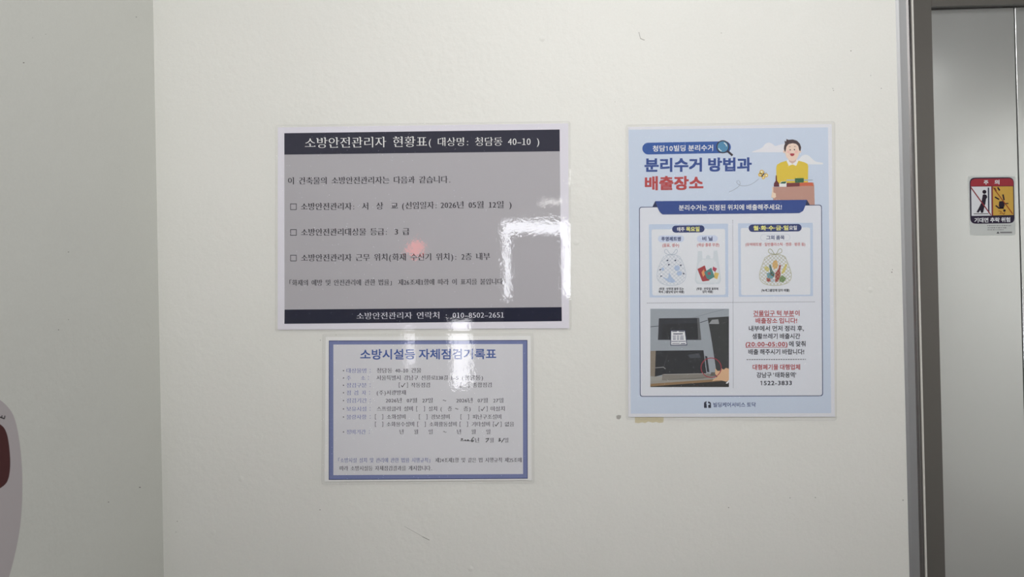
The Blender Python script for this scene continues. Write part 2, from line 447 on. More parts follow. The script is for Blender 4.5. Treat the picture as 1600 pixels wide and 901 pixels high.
class Ink:
    def __init__(self, sheet, layer=1):
        self.s = sheet; self.V = []; self.F = []; self.M = []; self.mats = []; self.layer = layer
    def mi(self, m):
        if m not in self.mats: self.mats.append(m)
        return self.mats.index(m)
    def poly(self, pts, m, up_=0):
        b = len(self.V); h = (self.layer+up_)*5e-5
        a = area(pts)
        if a < 0: pts = pts[::-1]
        self.V += [self.s(x, y, h) for x, y in pts]
        from mathutils.geometry import tessellate_polygon
        if len(pts) <= 4 and False: tris = [tuple(range(len(pts)))]
        else: tris = tessellate_polygon([[Vector((x, y, 0)) for x, y in pts]])
        for t in tris:
            self.F.append(tuple(b+i for i in t)); self.M.append(self.mi(m))
        return self
    def disc(self, cx, cy, rx, m, ry=None, up_=0, n=28):
        ry = rx if ry is None else ry
        return self.poly([(cx+rx*math.cos(2*math.pi*i/n), cy+ry*math.sin(2*math.pi*i/n)) for i in range(n)], m, up_)
    def rrect(self, c, r, m, up_=0):      # four corners tl tr br bl
        pts = []
        for i in range(4):
            p, a, b = Vector(c[i]), Vector(c[i-1]), Vector(c[(i+1) % 4])
            ua, ub = (a-p).normalized(), (b-p).normalized()
            for k in range(7):
                t = k/6
                q0, q1 = p+ua*r, p+ub*r
                z = q0*(1-t)**2+p*2*t*(1-t)+q1*t*t
                pts.append((z.x, z.y))
        return self.poly(pts, m, up_)
    def pill(self, x0, y0, x1, y1, h, m, up_=0):
        r = h/2; pts = []
        for k in range(13):
            a = math.pi/2+math.pi*k/12; pts.append((x0+r+r*math.cos(a), y0-r*math.sin(a)))
        for k in range(13):
            a = -math.pi/2+math.pi*k/12; pts.append((x1-r+r*math.cos(a), y1-r*math.sin(a)))
        return self.poly(pts, m, up_)
    def stroke(self, pts, wd, m, up_=0, closed=False, dash=None):
        pts = [Vector(p) for p in pts]
        if closed: pts.append(pts[0])
        if dash:
            on, off = dash; segs = []; pos = 0.0; cur = None
            for a, b in zip(pts, pts[1:]):
                L = (b-a).length; d = 0.0
                while d < L:
                    ph = pos % (on+off)
                    step = min(L-d, (on-ph) if ph < on else (on+off-ph))
                    if step < 1e-4: step = 1e-4
                    if ph < on: segs.append((a+(b-a)*(d/L), a+(b-a)*((d+step)/L)))
                    d += step; pos += step
            for a, b in segs: self.stroke([a, b], wd, m, up_)
            return self
        n = len(pts); L, R = [], []
        for i in range(n):
            if closed and i in (0, n-1): d1, d2 = pts[-1]-pts[-2], pts[1]-pts[0]
            else:
                d1 = pts[i]-pts[i-1] if i else pts[1]-pts[0]
                d2 = pts[i+1]-pts[i] if i < n-1 else d1
            if d1.length < 1e-6: d1 = d2
            if d2.length < 1e-6: d2 = d1
            n1 = Vector((-d1.y, d1.x)).normalized(); n2 = Vector((-d2.y, d2.x)).normalized()
            mv = (n1+n2)/max(1+n1.dot(n2), 0.4)
            L.append(pts[i]+mv*wd/2); R.append(pts[i]-mv*wd/2)
        b = len(self.V); h = (self.layer+up_)*5e-5
        for p in L+R: self.V.append(self.s(p.x, p.y, h))
        for i in range(n-1):
            self.F.append((b+i, b+i+1, b+n+i+1, b+n+i)); self.M.append(self.mi(m))
        return self
    def text(self, s, x0, x1, y0, y1, h, m, style='book', bold=0.0, up_=0, track=0.0):
        """ink spans x0..x1, vertical centre runs y0..y1, h = height of a syllable"""
        pen = 0.0; items = []
        for ch in s:
            if ch != ' ':
                V, Fc = glyph(ch, style)
                if V:
                    a = adv(ch, style)
                    k = a/0.92 if (style == 'book' and ord(ch) > 0x2000 and a == 1.0) else 1.0
                    if style == 'book' and a == 0.5:
                        lo, hi = min(v[0] for v in V), max(v[0] for v in V)
                        k = min(1.0, 0.46/max(hi-lo, 1e-3)) if not ch.isdigit() and ch != '-' else 0.40/(hi-lo); sh = 0.25-(lo+hi)/2*k
                    else: sh = 0.0
                    items.append((pen+sh, k, V, Fc))
            pen += adv(ch, style)+track
        if not items: return self
        lo = min(p+k*min(v[0] for v in V) for p, k, V, _ in items)-bold
        hi = max(p+k*max(v[0] for v in V) for p, k, V, _ in items)+bold
        sx = (x1-x0)/(hi-lo); sy = h/(0.904+2*bold)
        if style == 'book': offs = [(-0.017, 0), (0.0, 0.006), (0.017, 0)] if not bold < 0 else [(-0.004, 0), (0.004, 0)]
        elif bold > 0.035: offs = [(bold*i, bold*j) for i in (-1, 0, 1) for j in (-1, 0, 1)]
        elif bold > 0: offs = [(-bold, -bold), (bold, -bold), (bold, bold), (-bold, bold)]
        else: offs = [(0, 0)]
        mi = self.mi(m)
        for oi, (dx, dy) in enumerate(offs):
            hh = (self.layer+up_)*5e-5 + oi*1e-6
            for p, k, V, Fc in items:
                b = len(self.V)
                for vx, vy in V:
                    X = x0+(p+k*vx+dx-lo)*sx
                    t = (X-x0)/max(x1-x0, 1e-6)
                    Y = y0+(y1-y0)*t-(vy+dy-0.375)*sy
                    self.V.append(self.s(X, Y, hh))
                for f in Fc:
                    self.F.append(tuple(b+i for i in f)); self.M.append(mi)
        return self
    def build(self, name, parent, label=None):
        o = obj(name, self.V, self.F, self.mats, parent, self.M)
        if label: o['label'] = label
        return o

def front(y):                 # sheets on planes facing the camera
    return Sheet(lambda px, py, h: Wy(px, py, y-h))

def slab(name, corners, r, y0, y1, m, parent):       # rounded sheet with real thickness, corners in photo pixels
    pts = []
    for i in range(4):
        p, a, b = Vector(corners[i]), Vector(corners[i-1]), Vector(corners[(i+1) % 4])
        ua, ub = (a-p).normalized(), (b-p).normalized()
        for k in range(7):
            t = k/6; q0, q1 = p+ua*r, p+ub*r
            z = q0*(1-t)**2+p*2*t*(1-t)+q1*t*t; pts.append(z)
    n = len(pts)
    Fp = [Wy(p.x, p.y, 0) for p in pts]
    V = [(v.x, y0, v.z) for v in Fp]+[(v.x, y1, v.z) for v in Fp]
    Fc = ([] if 'film' in name else [tuple(range(n))])+[tuple(range(2*n-1, n-1, -1))]+[(i, n+i, n+(i+1) % n, (i+1) % n) for i in range(n)]
    return obj(name, V, Fc, m, parent)

YP = -0.0012                  # face of the paper
YF = -0.0024                  # face of the plastic film
def inset(c, d):
    (a, b, e, f) = c
    return [(a[0]+d, a[1]+d), (b[0]-d, b[1]+d), (e[0]-d, e[1]-d), (f[0]+d, f[1]-d)]

# ================================================================ notice 1: fire safety manager
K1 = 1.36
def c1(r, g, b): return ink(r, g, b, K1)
film1 = [(431.3, 196), (891, 189.8), (892.5, 515.8), (431, 518)]
t1 = thing('fire_safety_notice', 'large landscape laminated notice with black header band and grey body', 'notice', Wy(661, 517, 0))
slab('paper_sheet', inset(film1, 3.2), 1, -0.0006, YP, c1(208, 206, 216), t1)
s1 = front(YP)
Ink(s1, 1).poly([(444.3, 241), (874.6, 235.8), (877.6, 480), (444.6, 484)], c1(164, 162, 168)).build('body_panel', t1)
Ink(s1, 2).poly([(444.2, 208), (874.5, 202.2), (874.7, 236.2), (444.3, 241.5)], c1(46, 46, 60)).build('header_band', t1, 'near-black band across the top')
Ink(s1, 2).poly([(444.6, 483.5), (877.6, 479.6), (877.8, 501.5), (444.4, 505.7)], c1(26, 28, 48)).build('footer_band', t1, 'navy-black band across the bottom')
W1, B1 = c1(228, 228, 236), c1(40, 38, 46)
def ln1(m, h, *runs, wt=0.0):
    k = Ink(s1, 4)
    for r in runs: k.text(r[0], r[1], r[2], r[3], r[4], h if len(r) < 6 else r[5], m, 'book', wt)
    return k
ln1(W1, 16.8, ('소방안전관리자 현황표', 476.6, 667, 223.2, 221), ('( 대상명: 청담동 40-10 )', 670, 842.5, 221.6, 220.6, 13.4), wt=-1e-4).build('header_lettering', t1)
ln1(B1, 11.2, ('이 건축물의 소방안전관리자는 다음과 같습니다.', 450.2, 703.4, 282.5, 280.4)).build('text_line', t1)
ln1(B1, 11.2, ('소방안전관리자:', 470.2, 553.4, 322.6, 322.2), ('서', 565.7, 575.2, 322, 322), ('상', 588, 598.7, 321.6, 321.6), ('교', 611, 621.5, 321.4, 321.4), ('(선임일자:', 628.5, 682, 321, 320.4), ('2026년 05월 12일 )', 688.7, 799, 320.2, 319.4)).build('text_line', t1)
ln1(B1, 11.2, ('소방안전관리대상물 등급:', 470.6, 604.3, 362.8, 361.8), ('3 급', 616.9, 639.8, 361.6, 361.4)).build('text_line', t1)
ln1(B1, 11.2, ('소방안전관리자 근무 위치(화재 수신기 위치): 2층 내부', 470.6, 765.5, 402.8, 400.4)).build('text_line', t1)
ln1(B1, 9.4, ('「화재의 예방 및 안전관리에 관한 법률」', 452.5, 611.9, 441.7, 440.9), ('제26조제1항에 따라 이 표지를 붙입니다.', 622.4, 788, 440.9, 439.6)).build('text_line', t1)
ln1(c1(205, 205, 215), 10.6, ('소방안전관리자 연락처 : 010-8502-2651', 557.3, 787.5, 493.4, 491.4), wt=-1e-4).build('footer_lettering', t1)
for yb in (322.8, 363, 403):
    Ink(s1, 4).stroke([(454, yb-4.4), (463, yb-4.5), (463, yb+4.4), (454, yb+4.5)], 0.9, B1, closed=True).build('tick_box', t1)
slab('laminate_film', film1, 4, -0.0003, YF, film_material('film_notice', 0.00016, 2.8e-5, 0.022), t1)

# ================================================================ notice 2: inspection record
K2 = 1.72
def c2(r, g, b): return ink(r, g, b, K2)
film2 = [(504.6, 521.5), (833.8, 520), (835.2, 754), (503, 756)]
t2 = thing('inspection_record', 'smaller laminated sheet with blue border and blue title hung below the larger notice', 'notice', Wy(669, 755, 0))
slab('paper_sheet', inset(film2, 4.5), 1, -0.0006, YP, c2(196, 196, 206), t2)
s2 = front(YP)
k = Ink(s2, 1)
k.poly([(513.8, 531.8), (824, 531), (824.6, 747.5), (513.6, 749.4)], c2(44, 52, 92))
k.poly([(514.8, 532.9), (823, 532.1), (823.6, 746.4), (514.6, 748.2)], c2(98, 106, 145), 1)
k.build('blue_border', t2)
Ink(s2, 3).poly([(520.9, 538), (816.8, 537.2), (817.3, 740.2), (520.9, 742)], c2(180, 180, 186)).build('body_panel', t2)
T2, L2, B2 = c2(48, 72, 132), c2(104, 109, 152), c2(58, 56, 68)
Ink(s2, 5).text('소방시설등 자체점검기록표', 562.8, 775.4, 553.4, 552.6, 16.4, T2, 'sans', 0.018).build('title_lettering', t2)
def label(s, x0, x1, y, colon):
    k = Ink(s2, 5); k.disc(536.7, y, 0.95, B2)
    for a in (s if isinstance(s, list) else [(s, x0, x1)]): k.text(a[0], a[1], a[2], y, y, 7.2, L2)
    k.disc(colon, y-2, 0.6, L2).disc(colon, y+2, 0.6, L2)
    return k.build('field_label', t2, 'blue printed field name')
def val(y, *runs):
    k = Ink(s2, 5)
    for r in runs:
        if r[0] == 'v':       # a tick
            x = r[1]; k.stroke([(x, y+0.3), (x+1.7, y+2.8), (x+6, y-3.2)], 1.0, c2(40, 38, 46))
        else:
            hh = 7.4 if r[0] not in '[]' else 8.4
            if r[0] in '[]':
                x = r[1]; d = 1.4 if r[0] == '[' else -1.4
                k.stroke([(x+d, y-3.6), (x, y-3.6), (x, y+3.6), (x+d, y+3.6)], 0.75, B2)
            elif r[0] == '~':
                x, xe = r[1], r[2]; n = 8
                k.stroke([(x+(xe-x)*i/n, y-0.7*math.sin(2*math.pi*i/n)) for i in range(n+1)], 0.8, B2)
            else: k.text(r[0], r[1], r[2], y, y-0.25, hh, B2)
    return k.build('field_value', t2)
label('대상물명', 541.5, 572.2, 578.8, 578.3); val(578.7, ('청담동 40-10 건물', 588.8, 658))
label([('주', 541.5, 548), ('소', 564, 570.5)], 0, 0, 590.2, 575.6); val(590, ('서울특별시 강남구 선릉로138길', 588.5, 699.5), ('1-5 (청담동)', 704, 754.5))
label('점검구분', 541.5, 572.6, 601.6, 578.3); val(601.4, ('[', 623.5), ('v', 627), (']', 637), ('작동점검', 642.2, 671.5)); val(601.2, ('[', 720), (']', 733), ('종합점검', 738.8, 768))
label([('점', 541.8, 547.8), ('검', 553, 559.4), ('자', 565.5, 572)], 0, 0, 613.3, 577.5); val(613.2, ('(주)서광방재', 588.8, 634))
label('점검기간', 541.5, 572.8, 625.5, 578.5); val(625.4, ('2026년', 602.8, 627.5), ('07월', 635.8, 651.5), ('27일', 660, 676), ('~', 692, 697), ('2026년', 713, 738.2), ('07월', 746.5, 762), ('27일', 770.8, 786.5))
label('보유시설', 541.5, 572.3, 638.6, 578.2); val(638.4, ('스프링클러 설비', 588.8, 645), ('[', 650.8), (']', 663.5), ('설치 (', 669.5, 690.3), ('층', 699.7, 706), ('~', 711.3, 715.8), ('층)', 724.3, 735.2), ('[', 748.4), ('v', 751.6), (']', 761.4), ('미설치', 766.8, 788.5))
label('불량사항', 541.5, 572.5, 651.2, 578.4); val(651, ('[', 586.2), (']', 598.2), ('소화설비', 604.3, 633.4), ('[', 655), (']', 667.4), ('경보설비', 673.3, 702.4), ('[', 719.9), (']', 732.4), ('피난구조설비', 738.5, 783.2))
val(662.5, ('[', 586.2), (']', 598.2), ('소화용수설비', 604, 647), ('[', 652.4), (']', 664.8), ('소화활동설비', 670.9, 713.3), ('[', 718.5), (']', 730.8), ('기타설비', 737.1, 765.2), ('[', 770.7), ('v', 773.4), (']', 783.2), ('없음', 789, 803.1))
label('정비기간', 541.5, 571.3, 674.5, 577.2); val(674.4, ('년', 624, 630.4), ('월', 647, 653.2), ('일', 669.8, 675.9), ('~', 692.7, 697.5), ('년', 713.8, 720.2), ('월', 736.6, 743), ('일', 760, 766))
val(687.6, ('년', 741.6, 748.4), ('월', 765.4, 771.2), ('일', 788.7, 794.2))
k = Ink(s2, 6); pen = c2(24, 24, 28)
def kk(p): return [(670+x/9.0125, 640+y/9.0125) for x, y in p]
k.stroke(kk([(450,413),(468,405),(477,412),(448,434),(500,433),(515,423),(524,434),(510,441),(540,432),(552,420),(562,428),(545,439),(588,436)]), 1.05, pen)
k.stroke(kk([(634,383),(606,413),(598,438),(610,449),(628,440),(624,425),(603,433)]), 1.15, pen)
k.stroke(kk([(800,409),(842,402),(834,425),(803,456)]), 1.15, pen)
k.stroke(kk([(985,405),(1006,402),(990,420),(1010,429),(992,442),(978,437)]), 1.2, pen)
k.stroke(kk([(1064,399),(1022,459)]), 1.15, pen)
k.build('handwritten_date', t2, 'black pen handwriting filling in the date')
Ink(s2, 5).text('「소방시설 설치 및 관리에 관한 법률 시행규칙」', 528.7, 672, 718.8, 718.6, 7.4, c2(92, 98, 142)).text('제24조제1항 및 같은 법 시행규칙 제25조에', 680.2, 814.8, 718.6, 718.3, 7.4, B2).build('text_line', t2)
Ink(s2, 5).text('따라 소방시설등 자체점검결과를 게시합니다.', 530.8, 674.8, 731.4, 731, 7.4, B2).build('text_line', t2)
slab('laminate_film', film2, 4, -0.0003, YF, film_material('film_record', 0.00022, 3.6e-5, 0.035), t2)

# ================================================================ poster 3: recycling guide
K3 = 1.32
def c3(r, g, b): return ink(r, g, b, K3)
def zm(x0, y0, s): return lambda pts: [(x0+x/s, y0+y/s) for x, y in pts]
zL, zM, zN, zO = zm(970, 185, 6.933), zm(1140, 185, 6.933), zm(970, 305, 5.3), zm(1140, 305, 5.3)
zP, zQ, zR, zS, zT = zm(970, 465, 4.506), zm(1140, 465, 4.506), zm(1010, 340, 6.93), zm(1076, 340, 6.93), zm(1150, 340, 6.93)
zU, zV, zX, zY = zm(1010, 478, 6.822), zm(1140, 205, 7.506), zm(1505, 270, 8.58), zm(1085, 610, 13.91)
film3 = [(977.3, 195.5), (1303.7, 190), (1306.3, 656.5), (977.8, 655)]
t3 = thing('recycling_poster', 'portrait pale blue laminated poster with a cartoon man in a yellow sweater', 'poster', Wy(1142, 656, 0))
slab('paper_sheet', [(981, 198.8), (1299, 194), (1304, 650.6), (981.5, 651)], 1, -0.0006, YP, c3(210, 211, 219), t3)
s3 = front(YP)
k = Ink(s3, 1)
k.poly([(982.3, 202.6), (1293.7, 199), (1298.7, 645.2), (985.5, 646)], c3(188, 199, 217)).build('background_print', t3)
NAVY, NAVD, REDC = c3(44, 68, 132), c3(34, 50, 96), c3(172, 66, 70)
PAN, PB = c3(207, 210, 220), c3(180, 193, 214)
k = Ink(s3, 3)
k.rrect([(998.6, 323), (1284.2, 319.6), (1286, 618.6), (999.8, 619.5)], 4.5, NAVD)
k.rrect([(999.7, 324), (1283.1, 320.7), (1284.8, 617.5), (1000.9, 618.4)], 4, PAN, 1)
k.build('content_panel', t3)
# clouds and the man, under the banner
k = Ink(s3, 2)
k.poly(zV([(262,240),(330,215),(380,195),(420,145),(460,130),(500,145),(535,175),(580,160),(645,145),(645,246),(262,246)]), c3(212, 212, 220)).build('cloud_picture', t3)
Ink(s3, 2).poly(zV([(800,340),(850,285),(890,272),(930,285),(965,320),(1010,355),(1095,370),(1095,388),(800,388)]), c3(212, 214, 222)).build('cloud_picture', t3)
YEL, SKIN = c3(206, 180, 62), c3(222, 196, 182)
sw = Ink(s3, 3).poly(zV([(550,620),(547,425),(556,392),(600,365),(668,345),(735,372),(806,345),(870,360),(914,382),(922,412),(918,620)]), YEL).build('man_picture', t3, 'printed cartoon man in a yellow sweater')
k = Ink(s3, 4).poly(zV([(668,348),(690,325),(785,325),(808,345),(780,406),(737,388),(694,406)]), c3(222, 222, 230))
k.build('collar', sw)
k = Ink(s3, 5)
k.poly(zV([(688,325),(786,325),(775,355),(737,382),(700,358)]), c3(198, 170, 160)).disc(*zV([(641, 238)])[0], 1.9, SKIN, 2.4).disc(*zV([(826, 236)])[0], 1.9, SKIN, 2.4)
k.poly(zV([(650,225),(655,180),(690,148),(740,138),(785,143),(808,178),(817,225),(812,272),(795,315),(765,342),(737,350),(705,343),(667,305),(653,265)]), SKIN, 1)
k.disc(*zV([(689, 240)])[0], 2.4, c3(220, 180, 172), up_=2).disc(*zV([(783, 240)])[0], 2.4, c3(220, 180, 172), up_=2)
k.disc(*zV([(711, 217)])[0], 0.85, c3(50, 40, 45), 1.2, up_=3).disc(*zV([(760, 216)])[0], 0.85, c3(50, 40, 45), 1.2, up_=3)
k.stroke(zV([(696, 184), (706, 178), (716, 184)]), 0.6, c3(110, 80, 75), 3).stroke(zV([(756, 182), (766, 177), (776, 183)]), 0.6, c3(110, 80, 75), 3)
k.disc(*zV([(735, 243)])[0], 1.6, c3(228, 206, 196), 0.9, up_=3)
k.poly(zV([(705,262),(735,258),(763,262),(755,282),(735,293),(715,284)]), c3(160, 56, 66), 3)
k.build('face', sw)
Ink(s3, 9).poly(zV([(648,238),(637,205),(640,170),(650,148),(643,108),(663,122),(667,90),(690,101),(740,95),(790,110),(824,145),(839,190),(830,235),(816,222),(805,172),(780,147),(740,139),(692,150),(666,180),(655,240)]), c3(66, 50, 54)).build('hair', sw)
bxp = Ink(s3, 8).poly(zV([(510,652),(665,652),(985,600),(992,640),(998,862),(512,862)]), c3(176, 136, 124))
bx = bxp.build('box_picture', t3, 'printed brown cardboard box of recyclables')
k = Ink(s3, 9)
k.poly(zV([(668,605),(822,603),(822,645),(668,652)]), c3(112, 52, 54)).poly(zV([(820,608),(880,600),(970,600),(986,640),(860,640),(820,645)]), c3(190, 96, 70)).build('packaging', bx)
Ink(s3, 9).poly(zV([(518,648),(520,612),(540,580),(541,518),(553,518),(556,580),(577,605),(583,648)]), c3(94, 40, 50)).build('bottle', bx)
Ink(s3, 10).poly(zV([(585,651),(585,612),(607,590),(668,586),(666,650)]), c3(220, 222, 226)).poly(zV([(590,613),(612,592),(668,588),(655,613)]), c3(44, 92, 76), 1).build('carton', bx)
Ink(s3, 7).stroke(zV([(668, 573), (975, 572)]), 1.8, c3(158, 172, 188)).build('rod', bx)
Ink(s3, 10).poly(zV([(766,550),(870,548),(870,600),(768,603)]), c3(44, 96, 66)).build('green_packet', bx)
Ink(s3, 10).poly(zV([(500,650),(513,652),(513,715),(545,732),(540,745),(547,765),(525,785),(488,775),(498,705)]), c3(224, 198, 178)).build('hand', sw)
# butterfly and its dashed trail
k = Ink(s3, 3)
k.stroke(zL([(1172, 794), (1210, 784), (1245, 766)])[:0]+[(1139.5, 299.4), (1143, 298.2), (1148.5, 295.4), (1153.7, 291.7), (1156.3, 288), (1156.3, 284.5), (1154.4, 281.9), (1151.6, 282.4), (1151, 285), (1153.7, 288.2), (1158.7, 290.2), (1166, 290.2), (1173.2, 288.2), (1180.4, 283.8), (1186, 278.8)], 0.6, c3(70, 76, 92), dash=(1.6, 1.1))
k.build('dashed_trail', t3)
k = Ink(s3, 4)
for x, y, r in ((348, 580, 24), (331, 609, 21), (396, 615, 21), (366, 640, 18)): k.disc(*zM([(x, y)])[0], r/6.933, c3(206, 170, 74))
for x, y, r in ((347, 578, 12), (398, 616, 10), (332, 609, 7), (365, 640, 7)): k.disc(*zM([(x, y)])[0], r/6.933, c3(234, 224, 190), up_=1)
k.stroke(zM([(345, 630), (376, 594)]), 1.7, c3(58, 46, 44), 2).stroke(zM([(372, 598), (380, 572)]), 0.4, c3(58, 46, 44), 2).stroke(zM([(374, 598), (402, 584)]), 0.4, c3(58, 46, 44), 2)
k.build('butterfly_picture', t3)
# title pill, magnifier, titles
pl = Ink(s3, 3).pill(1003.6, 232, 1142, 229.8, 18.4, c3(46, 82, 150)).build('title_pill', t3, 'blue rounded title strip')
Ink(s3, 5).text('청담10빌딩 분리수거', 1019.8, 1114.2, 232, 230.6, 9.6, c3(226, 228, 236), 'sans', 0.014).build('pill_lettering', pl)
k = Ink(s3, 6); cx, cy = 1129.4, 229.2
k.stroke(zL([(1150, 348), (1211, 401)]), 3.3, c3(52, 44, 56)).disc(cx, cy, 10.2, c3(44, 42, 56), up_=1).disc(cx, cy, 8.5, c3(74, 128, 164), up_=2)
k.stroke(zL([(1118, 262), (1140, 280), (1147, 302)]), 1.3, c3(214, 222, 232), 3).stroke(zL([(1060, 322), (1072, 342), (1092, 352)]), 1.5, c3(198, 214, 228), 3)
k.build('magnifier_picture', t3)
Ink(s3, 4).text('분리수거 방법과', 1007, 1174.6, 257.8, 256.6, 22, c3(48, 72, 136), 'sans', 0.035).build('title_lettering', t3, 'heavy navy title')
Ink(s3, 4).text('배출장소', 1007.5, 1099, 286.2, 285.6, 22, c3(168, 66, 68), 'sans', 0.035).build('title_lettering', t3, 'heavy red title')
k = Ink(s3, 12)
k.poly(zN([(285, 48)])+zO([(640, 37), (628, 82), (620, 105), (608, 130), (578, 147)])+zN([(345, 158), (325, 140), (312, 118), (303, 95)]), NAVY)
k.poly(zN([(262, 95), (285, 48), (303, 97)]), c3(30, 40, 76)).poly(zO([(640, 37), (664, 78), (628, 83)]), c3(30, 40, 76))
bn = k.build('banner', t3, 'navy banner with folded ends')
Ink(s3, 14).text('분리수거는 지정된 위치에 배출해주세요!', 1060.6, 1221.5, 324.4, 323.2, 9, c3(226, 228, 236), 'sans', 0.014).build('banner_lettering', bn)
DOT = c3(110, 114, 128)
Ink(s3, 6).stroke([(1144.9, 343.7), (1145.8, 607)], 0.9, DOT, dash=(1.3, 1.5)).stroke([(1011, 473.2), (1274.3, 471.2)], 0.9, DOT, dash=(1.6, 1.5)).stroke([(1166.6, 561.5), (1259.2, 561.1)], 1.1, c3(60, 60, 70), dash=(2.6, 1.2)).build('dotted_lines', t3)
NAVT = c3(42, 54, 104)
def card(out, inn, name):
    return Ink(s3, 6).rrect(out, 1, PB).rrect(inn, 3.5, c3(209, 212, 221), 1).build(name, t3)
ca = card([(1013.8, 350.3), (1137.5, 349.3), (1138, 463.8), (1015, 464.5)], [(1018, 358.2), (1133, 357.4), (1133.6, 460.4), (1019.2, 461.4)], 'bin_day_card')
cb = card([(1153.2, 348.8), (1270, 347.9), (1270.3, 462.4), (1154.3, 463.4)], [(1157.2, 356), (1265.9, 355.2), (1266.3, 460.2), (1158, 461)], 'bin_day_card')
YT, WT = c3(218, 216, 128), c3(226, 228, 234)
Ink(s3, 9).pill(1050.2, 357.8, 1100.8, 357.3, 11, NAVT).text('매주', 1058, 1069.6, 358, 357.9, 6.8, WT, 'sans', 0.02, 1).text('목요일', 1071.9, 1093, 357.8, 357.6, 7.6, YT, 'sans', 0.03, 1).build('day_pill', ca)
Ink(s3, 9).pill(1169.8, 356.3, 1252.5, 355.5, 11.6, NAVT).text('월·화·수·금·일', 1177, 1232, 356.1, 355.8, 7.6, YT, 'sans', 0.03, 1).text('요일', 1233, 1245.2, 355.8, 355.7, 6.8, WT, 'sans', 0.02, 1).build('day_pill', cb)
Ink(s3, 9).pill(1028, 373, 1069, 372.8, 10.6, c3(190, 199, 221)).text('투명페트병', 1033.2, 1063.8, 373.1, 372.9, 6.8, NAVT, 'sans', 0.03, 1).build('item_pill', ca)
Ink(s3, 9).pill(1088.9, 372.8, 1121.5, 372.5, 10.6, c3(190, 199, 221)).text('비 닐', 1097.4, 1113.4, 372.8, 372.6, 6.8, NAVT, 'sans', 0.03, 1).build('item_pill', ca)
Ink(s3, 9).pill(1188.2, 371.1, 1234.7, 370.7, 10.6, c3(182, 188, 204)).pill(1188.8, 371.1, 1234.1, 370.7, 9.6, c3(209, 212, 221), 1).text('그외 품목', 1197.3, 1225.8, 371, 370.8, 6.8, NAVT, 'sans', 0.025, 2).build('item_pill', cb)
R3 = c3(172, 74, 80)
Ink(s3, 9).text('(음료, 생수)', 1035, 1061, 383, 382.9, 5.6, R3, 'sans', 0.014).build('red_note', ca)
Ink(s3, 9).text('(색상·종류 무관)', 1089.2, 1123.8, 382.5, 382.3, 5.6, R3, 'sans', 0.014).build('red_note', ca)
Ink(s3, 9).text('(유색페트병 · 일반플라스틱 · 캔류 · 병류 등)', 1164.9, 1258.2, 381.7, 381.4, 5.4, R3, 'sans', 0.012).build('red_note', cb)
BK = c3(52, 54, 66)
Ink(s3, 9).text('(투명 · 반투명 봉투 또는', 1029.8, 1068.4, 451.2, 451, 4.4, BK, 'sans', 0.028).text('백색 그물망에 담아 배출)', 1029.2, 1068.9, 455.9, 455.7, 4.4, BK, 'sans', 0.028).build('caption', ca)
Ink(s3, 9).text('(투명 · 반투명 봉투에', 1088.3, 1122.2, 451.1, 450.9, 4.4, BK, 'sans', 0.028).text('담아 배출)', 1097.6, 1113.8, 455.5, 455.4, 4.4, BK, 'sans', 0.028).build('caption', ca)
Ink(s3, 9).text('(녹색그물망에 담아 배출)', 1189.7, 1233.7, 453.4, 453.2, 4.6, BK, 'sans', 0.028).build('caption', cb)

def inside(p, poly):
    c = False; n = len(poly)
    for i in range(n):
        a, b = poly[i], poly[i-1]
        if (a[1] > p[1]) != (b[1] > p[1]) and p[0] < (b[0]-a[0])*(p[1]-a[1])/(b[1]-a[1])+a[0]: c = not c
    return c
def smoothc(pts, it=2, closed=True):
    for _ in range(it):
        q_ = []
        n = len(pts)
        for i in range(n if closed else n-1):
            a, b = pts[i], pts[(i+1) % n]
            q_ += [(a[0]*.75+b[0]*.25, a[1]*.75+b[1]*.25), (a[0]*.25+b[0]*.75, a[1]*.25+b[1]*.75)]
        pts = q_
    return pts
def net(k, poly, gap, m, wd, up_):
    poly = smoothc(poly, 1)
    x0, x1 = min(p[0] for p in poly), max(p[0] for p in poly)
    y0, y1 = min(p[1] for p in poly), max(p[1] for p in poly)
    cx = (x0+x1)/2
    for sgn in (-1, 1):
        c = -80.0
        while c < 80:
            run = []
            for i in range(61):
                y = y0+(y1-y0)*i/60
                bow = 1.0+0.25*math.sin((y-y0)/(y1-y0)*math.pi)
                x = cx+(c+sgn*(y-y0)*0.9)*bow
                if inside((x, y), poly): run.append((x, y))
                elif len(run) > 1: k.stroke(run[::2]+[run[-1]] if len(run) > 2 else run, wd, m, up_); run = []
                else: run = []
            if len(run) > 2: k.stroke(run[::2]+[run[-1]], wd, m, up_)
            c += gap
    k.stroke(poly, wd*1.2, m, up_+1, closed=True)
# net bag of clear bottles
BL, CAP, NET = c3(166, 184, 212), c3(44, 54, 84), c3(158, 170, 186)
k = Ink(s3, 8)
k.disc(*zR([(332, 545)])[0], 4.4, BL).disc(*zR([(357, 602)])[0], 4.2, BL, 3.6).disc(*zR([(178, 557)])[0], 2.2, BL, 2.6)
k.poly(zR([(170,640),(232,660),(248,595),(272,640),(315,692),(280,706),(228,690)]), BL)
for x, y in ((228, 462), (313, 462), (243, 508), (372, 515), (403, 605), (150, 562), (160, 633)): k.poly(zR([(x-10, y-6), (x+8, y-9), (x+10, y+5), (x-8, y+9)]), CAP, 1)
net(k, zR([(200,402),(348,402),(392,470),(425,580),(430,640),(400,700),(330,730),(270,735),(200,728),(138,698),(110,640),(125,550),(160,465)]), 5.4, NET, 0.4, 2)
k.stroke(smoothc(zR([(270,402),(238,398),(205,385),(193,362),(205,342),(225,345),(240,375),(270,402),(300,375),(315,345),(330,340),(338,360),(325,385),(300,398)]), 1), 0.7, NET, 3, closed=True)
k.build('net_bag_picture', ca, 'printed net bag of clear bottles')
k = Ink(s3, 8)
